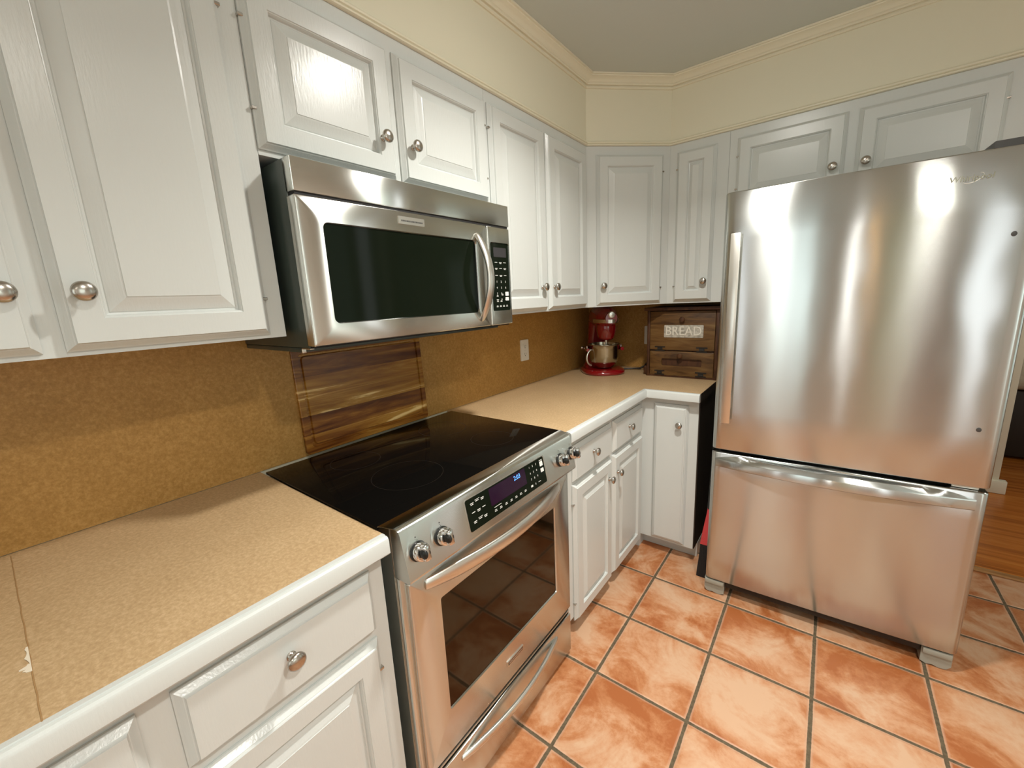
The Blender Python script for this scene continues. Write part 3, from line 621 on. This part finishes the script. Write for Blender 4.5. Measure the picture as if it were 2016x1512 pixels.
# freezer drawer pull: full-width ledge bowed outwards
m = MB(); loops = []
for i in range(41):
    u = i/40; x = 0.014+0.780*u; o = -0.0045*(1-(2*u-1)**2)-0.036*math.sin(math.pi*u)**0.9-0.003
    loops.append([(x, 0.004, 0.698), (x, o+0.012, 0.690), (x, o+0.002, 0.675), (x, o, 0.671), (x, o, 0.641), (x, o+0.004, 0.637), (x, o+0.010, 0.640), (x, 0.004, 0.668)])
m.loft(loops); m.build('handle', fsteel, fdraw, ang=30)
lf = frame((0, 0, 0), (1, 0, 0), (0, 0, 1), (0, -1, 0))
fy = -0.0042
lg = text_mb('Whirlpool', 0.0225, frame((0.6575, fy+0.0004, 1.684), (0.9995, 0, 0.0), (0, 0, 1), (0, -1, 0)), 0.0016, shear=0.12)
lg.build('logo_badge', chrome, fdoor, smooth=False)
m = MB(); lo = []
for i in range(33):
    a = math.radians(195+215*i/32); x = 0.662+0.021*math.cos(a); z = 1.6835+0.0120*math.sin(a)+0.30*(x-0.662); wd = 0.0011*math.sin(math.pi*i/32)+0.0002
    lo.append([(x, fy+0.0018, z-wd), (x, fy-0.0004, z-wd), (x, fy-0.0004, z+wd), (x, fy+0.0018, z+wd)])
m.loft(lo); m.build('logo_swoosh', bright, fdoor)
for x, z in ((0.765, 1.513), (0.769, 0.914)):
    m = MB(lf); m.lathe([(0.0062, 0.0), (0.0062, 0.0016), (0.004, 0.0024), (0, 0.0026)], (x, z, 0.0005 if x < 0.9 else 0), (0, 0, 1), 16, 1.2, 1); m.build('hole_plug', darkgrey, fdoor)
m = MB(); m.box(0.078, 0.731, 0.016, 0.06, 0.046, 0.0785, 0.003); m.build('toe_grille', iron, t)
m = MB(); m.box(0.02, 0.80, 0.12, 0.70, 0.002, 0.034); m.build('base_pan', gap_m, t)
for x0, x1 in ((-0.006, 0.076), (0.733, 0.815)):
    m = MB(); L_ = x1-x0
    prf = [(0.0, 0.072), (0.0, 0.022), (0.008, 0.008), (0.022, 0.004), (0.034, 0.008), (0.046, 0.004), (0.066, 0.002), (L_, 0.010), (L_, 0.072)] if x0 < 0.3 else [(0.0, 0.072), (0.0, 0.012), (0.016, 0.004), (0.034, 0.008), (0.05, 0.003), (0.070, 0.005), (L_, 0.020), (L_, 0.072)]
    m.loft([[(x0+a, y, 0.001+max(z-0.002, 0) if y > 0.03 else 0.001+max(z-0.002, 0)*1.0) for a, z in prf] for y in (0.012, 0.13)])
    ft = m.build('foot', footgrey, t)
    m = MB(); m.box(x0+0.002, x1-0.002, 0.002, 0.014, 0.050, 0.0725, 0.004); m.build('foot_cap', footgrey, ft)
m = MB(); m.prism([(0.70, 0.02), (0.80, 0.02), (0.815, 0.05), (0.815, 0.16), (0.70, 0.16)], 1.7575, 1.780); m.build('hinge_cover', darkgrey, t, smooth=False)
m = MB(); m.box(0.735, 0.80, 0.018, 0.05, 0.7030, 0.7160, 0.002); m.build('door_hinge', bright, t)

# ------------------------------------------------------------------ things on the counter
# cutting board leaning on the wall behind the cooktop
b = Vector((0.03, 0.395, 0.922)); t = thing('cutting_board', 'dark acacia cutting board with juice groove leaning behind the cooktop', 'cutting board', b)
tl = 0.045
fbd = frame((0.0245, 0, 0.9226), (0, 1, 0), (-math.sin(tl), 0, math.cos(tl)), (math.cos(tl), 0, math.sin(tl)))
m = MB(fbd)
def rr2(i, c, a0=0.139, a1=0.656, b0=0.0, b1=0.352, r=0.012, seg=4):
    out = []
    for cx, cy, t0 in ((a1-r, b1-r, 0), (a0+r, b1-r, 90), (a0+r, b0+r, 180), (a1-r, b0+r, 270)):
        for k in range(seg+1):
            q = math.radians(t0+90*k/seg); out.append((cx+(r)*math.cos(q)-math.copysign(i, cx-(a0+a1)/2), cy+r*math.sin(q)-math.copysign(i, cy-(b0+b1)/2), c))
    return out
m.loft([rr2(0.002, -0.015), rr2(0, -0.013), rr2(0, -0.002), rr2(0.002, 0.0), rr2(0.020, 0.0), rr2(0.0225, -0.006), rr2(0.0285, -0.006), rr2(0.031, 0.0)])
m.build('board', board_m, t, b)
def outlet(name, label, fr, off, cz):
    t = thing(name, label, 'outlet', off, 0, 'outlets on the brown backsplash')
    m = MB(fr); m.rect(-0.036, 0.036, -0.058, 0.058, 0.0, 0.0055, 0.004); m.build('cover_plate', outletw, t, off)
    for s in (-0.022, 0.022):
        m = MB(fr); m.rect(-0.016, 0.016, s-0.015, s+0.015, 0.0055, 0.0072, 0.009); rc = m.build('receptacle', outletw, t, off)
        m = MB(fr); m.box(-0.0075, -0.0055, s-0.002, s+0.007, 0.0072, 0.0075); m.box(0.0055, 0.0075, s-0.002, s+0.007, 0.0072, 0.0075); m.lathe([(0.0028, 0.0072), (0.0028, 0.0075)], (0, s-0.008, 0), (0, 0, 1), 10); m.build('slot', iron, rc, off)
    m = MB(fr); m.lathe([(0.003, 0.0055), (0.002, 0.0068)], (0, 0, 0), (0, 0, 1), 12); m.build('screw', bright, t, off)
outlet('electrical_outlet', 'white outlet plate alone on the brown splash right of the range', frame((0.0042, 1.394, 1.113), (0, 1, 0), (0, 0, 1), (1, 0, 0)), Vector((0.004, 1.394, 1.113)), 0)
outlet('electrical_outlet', 'white outlet plate half hidden behind the left side of the bread box', frame((0.437, YB-0.0042, 1.128), (1, 0, 0), (0, 0, 1), (0, -1, 0)), Vector((0.437, YB-0.004, 1.128)), 0)
# stand mixer (front = local -Y)
MA = math.atan2(0.65, 0.76)
mo = Vector((0.232, 1.925, CT+0.0005)); t = thing('stand_mixer', 'red bowl-lift stand mixer with steel bowl in the counter corner', 'mixer', mo, MA)
m = MB()
def oval(hw, y0, y1, z, n=40, p=2.6):
    cy, hy = (y0+y1)/2, (y1-y0)/2; o = []
    for i in range(n):
        a = 6.2831853*i/n; c, s_ = math.cos(a), math.sin(a); o.append((hw*math.copysign(abs(c)**(2/p), c), cy+hy*math.copysign(abs(s_)**(2/p), s_), z))
    return o
m.loft([oval(0.124, -0.128, 0.178, 0.0), oval(0.129, -0.133, 0.183, 0.005), oval(0.129, -0.133, 0.183, 0.016), oval(0.122, -0.126, 0.178, 0.025), oval(0.108, -0.110, 0.168, 0.030), oval(0.095, -0.10, 0.160, 0.031)])
m.build('base', red, t, ang=60)
m = MB(); m.loft([oval(0.105, 0.045, 0.170, 0.026), oval(0.085, 0.062, 0.168, 0.06), oval(0.070, 0.075, 0.166, 0.13), oval(0.066, 0.078, 0.166, 0.22), oval(0.066, 0.06, 0.168, 0.28), oval(0.062, 0.04, 0.165, 0.33)]); m.build('column', red, t, ang=60)
m = MB(); hl = []
for i in range(19):
    u = i/18; y = 0.178-0.352*u; rad = 0.071*(1-abs(2*u-0.9)**3.2)**0.5 if abs(2*u-0.9) < 1 else 0.0
    if u == 0: rad = 0.030
    if u > 0.99: rad = 0.034
    rad = max(rad, 0.034)
    hl.append([(rad*math.cos(6.2831853*k/28), y, 0.345+rad*0.98*math.sin(6.2831853*k/28)) for k in range(28)])
m.loft(hl); hd = m.build('head', red, t, ang=70)
m = MB(); m.lathe([(0.058, 0.0), (0.060, -0.02), (0.056, -0.05), (0.048, -0.080), (0.036, -0.092)], (0, -0.062, 0.305), (0, 0, 1), 28); m.build('planetary_neck', red, t, ang=60)
m = MB(); lo = []
for k in range(41):
    a = math.radians(180+180*k/40); rx, ry = 0.072, 0.150
    x, y = rx*math.cos(a), -0.028+ry*math.sin(a); lo.append([(x*1.0, y, 0.3185), (x*1.03, y-0.0030, 0.3185), (x*1.03, y-0.0030, 0.3385), (x*1.0, y, 0.3385)])
m.loft(lo); m.build('trim_band', bright, hd, ang=50)
m = MB(); m.lathe([(0.0195, 0.0), (0.0195, 0.008), (0.0165, 0.010), (0.0155, 0.015), (0.0, 0.0165)], (0, -0.168, 0.366), (0, -1, 0), 28); m.build('hub_cap', bright, hd)
m = MB(); bo = (0, -0.015, 0)
m.lathe([(0.040, 0.040), (0.050, 0.040), (0.052, 0.046), (0.070, 0.058), (0.083, 0.080), (0.0885, 0.110), (0.090, 0.160), (0.093, 0.178), (0.0955, 0.180), (0.0955, 0.184), (0.0915, 0.184), (0.088, 0.160), (0.0865, 0.110), (0.078, 0.078), (0.05, 0.055), (0.0, 0.050)], bo, (0, 0, 1), 48); bw_ = m.build('bowl', bowlsteel, t, ang=50)
ha = MA  # bowl handle sits at the viewer's left
hd_ = Vector((-0.95, -0.31, 0)).normalized()
pts = []
for k in range(15):
    a = math.radians(-78+156*k/14); pts.append(Vector(bo)+hd_*(0.084+0.040*math.cos(a))+Vector((0, 0, 0.104+0.050*math.sin(a))))
m = MB(); m.tube(pts, 0.0052, 8); m.build('bowl_handle', bright, bw_)
m = MB(); m.tube([(0, -0.062, 0.235), (0, -0.062, 0.175), (0.004, -0.06, 0.150)], 0.008, 10); m.tube([(-0.03, -0.055, 0.10), (-0.045, -0.055, 0.13), (-0.035, -0.058, 0.165), (0.0, -0.062, 0.18), (0.035, -0.058, 0.165), (0.045, -0.055, 0.13), (0.03, -0.055, 0.10)], 0.004, 8); m.build('beater', bright, t)
for sx in (-1, 1):
    m = MB(); m.tube([(sx*0.060, 0.10, 0.155), (sx*0.100, 0.06, 0.152), (sx*0.108, 0.0, 0.150), (sx*0.106, -0.045, 0.150)], 0.011, 10); am = m.build('bowl_arm', red, t)
    m = MB(); m.lathe([(0.005, 0), (0.005, 0.014), (0.007, 0.016), (0, 0.019)], (sx*0.107, -0.015, 0.158), (0, 0, 1), 12); m.build('pin', chrome, am)
m = MB(); m.lathe([(0.004, 0.0), (0.004, 0.03), (0.010, 0.034), (0.011, 0.045), (0.007, 0.052), (0, 0.053)], (-0.066, 0.125, 0.145), (-1, -0.2, 0.1), 14); m.build('lift_lever', chrome, t)
# cord of the mixer running to the half hidden outlet
mw_ = Matrix.Rotation(-MA, 3, 'Z')
cpts = [(0.295, 2.045, 0.006), (0.33, 2.075, 0.007), (0.37, 2.09, 0.007), (0.405, 2.095, 0.009), (0.430, 2.105, 0.025), (0.455, 2.125, 0.06), (0.470, 2.145, 0.105), (0.466, 2.158, 0.150), (0.448, 2.160, 0.180), (0.438, 2.168, 0.192), (0.437, 2.1735, 0.192)]
m = MB(); m.tube([mw_ @ (Vector((x, y, CT+0.0005+z))-mo) for x, y, z in cpts], 0.0045, 8, [0.0045]*3+[0.0065, 0.0055]+[0.0045]*4+[0.010, 0.011]); m.build('cord', cordm, t)
# bread box
b = Vector((0.695, 2.04, CT+0.0005)); t = thing('bread_box', 'rustic brown wooden bread box with two drop-down doors beside the refrigerator', 'bread box', b)
X0, X1, Y0, Y1, Z0 = 0.506, 0.886, 1.926, 2.166, CT+0.0005
m = MB(); m.box(X0, X0+0.016, Y0, Y1, Z0, 1.292, 0.002); m.box(X1-0.016, X1, Y0, Y1, Z0, 1.292, 0.002); m.box(X0+0.016, X1-0.016, Y1-0.012, Y1, Z0, 1.292); m.box(X0+0.016, X1-0.016, Y0+0.004, Y1, Z0, Z0+0.012); m.box(X0+0.016, X1-0.016, Y0+0.014, Y1, 1.058, 1.070)
m.build('body', breaddark_m, t, b)
m = MB(); m.box(X0-0.012, X1+0.010, Y0-0.022, Y1, 1.2925, 1.310, 0.003); m.build('lid_board', breaddark_m, t, b)
m = MB(); m.box(X0-0.030, X0-0.0005, Y0+0.03, Y0+0.10, Z0, Z0+0.052, 0.010, 3); m.build('side_foot', breaddark_m, t, b)
fbx = frame((0, Y0, 0), (1, 0, 0), (0, 0, 1), (0, -1, 0))
m = MB(fbx); m.box(X0+0.018, X1-0.018, 1.071, 1.288, -0.014, 0.0, 0.002); ud = m.build('upper_door', bread_m, t, b)
m = MB(fbx); frame_plate(m, X0+0.018, X1-0.018, Z0+0.010, 1.063, 0.592, 0.808, 0.980, 1.022, -0.014, 0.0, 0.008, 0.001); ld = m.build('lower_door', bread_m, t, b)
m = MB(fbx); m.box(0.58, 0.82, 0.965, 1.035, -0.016, -0.012); m.build('recessed_panel', breaddark_m, ld, b)
for dd, x, z in ((ud, 0.703, 1.243), (ld, 0.696, 1.040)):
    m = MB(fbx); m.lathe([(0.006, 0.0), (0.006, 0.008), (0.0135, 0.013), (0.0145, 0.018), (0.010, 0.023), (0, 0.024)], (x, z, 0), (0, 0, 1), 20); m.build('knob', breaddark_m, dd, b)
for dd, z in ((ud, 1.078), (ld, 0.940)):
    for x in (0.582, 0.806):
        m = MB(fbx); m.box(x-0.029, x+0.029, z+0.006, z+0.013, 0.0, 0.002); m.box(x-0.014, x+0.014, z-0.008, z+0.006, 0.0, 0.002); m.box(x-0.027, x+0.027, z-0.015, z-0.008, 0.0, 0.002); m.tube([(x-0.012, z-0.002, 0.003), (x+0.012, z-0.002, 0.003)], 0.004, 8); m.build('hinge', iron, dd, b)
m = MB(fbx); m.rect(0.604, 0.811, 1.1425, 1.211, 0.0, 0.003, 0.005); sg = m.build('sign', galv, ud, b); sg['label'] = 'galvanised plate embossed BREAD'
text_mb('BREAD', 0.070, frame((0.7075, Y0-0.0030, 1.1765), (0.90, 0, 0), (0, 0, 1), (0, -1, 0)), 0.0030).build('sign_letters', signlet, sg, b, smooth=False)
# broom standing in the gap
b = Vector((0.947, 1.53, 0.0005)); t = thing('broom', 'red broom with black bristles standing between base cabinet and refrigerator', 'broom', b)
m = MB()
def bl(z, x0, x1, y0, y1): return [(x0, y0, z), (x1, y0, z), (x1, y1, z), (x0, y1, z)]
m.loft([bl(0.001, 0.922, 0.964, 1.512, 1.60), bl(0.03, 0.9235, 0.964, 1.514, 1.60), bl(0.11, 0.929, 0.961, 1.522, 1.58), bl(0.19, 0.932, 0.960, 1.528, 1.57)]); m.build('bristles', bristle_m, t, b)
m = MB(); m.loft([bl(0.172, 0.930, 0.962, 1.525, 1.574), bl(0.24, 0.938, 0.964, 1.53, 1.57), bl(0.33, 0.950, 0.966, 1.54, 1.56), bl(0.36, 0.953, 0.966, 1.543, 1.557)]); m.build('broom_head', redpl, t, b)
m = MB(); m.tube([(0.9600, 1.55, 0.355), (0.9575, 1.62, 0.75), (0.955, 1.69, 1.20)], 0.0095, 10); m.build('broomstick', black, t, b)
# bed in the dark room past the hall
b = Vector((3.0, 4.9, 0)); t = thing('bed', 'cream covered bed in the dark room past the doorway at right', 'bed', b)
m = MB(); m.box(2.36, 3.9, 4.25, 5.9, 0.02, 0.54, 0.01); m.build('bed_frame', darkpanel, t, b)
m = MB(); m.box(2.33, 3.93, 4.20, 5.95, 0.545, 0.86, 0.08, 4); m.build('bedspread', linen, t, b)
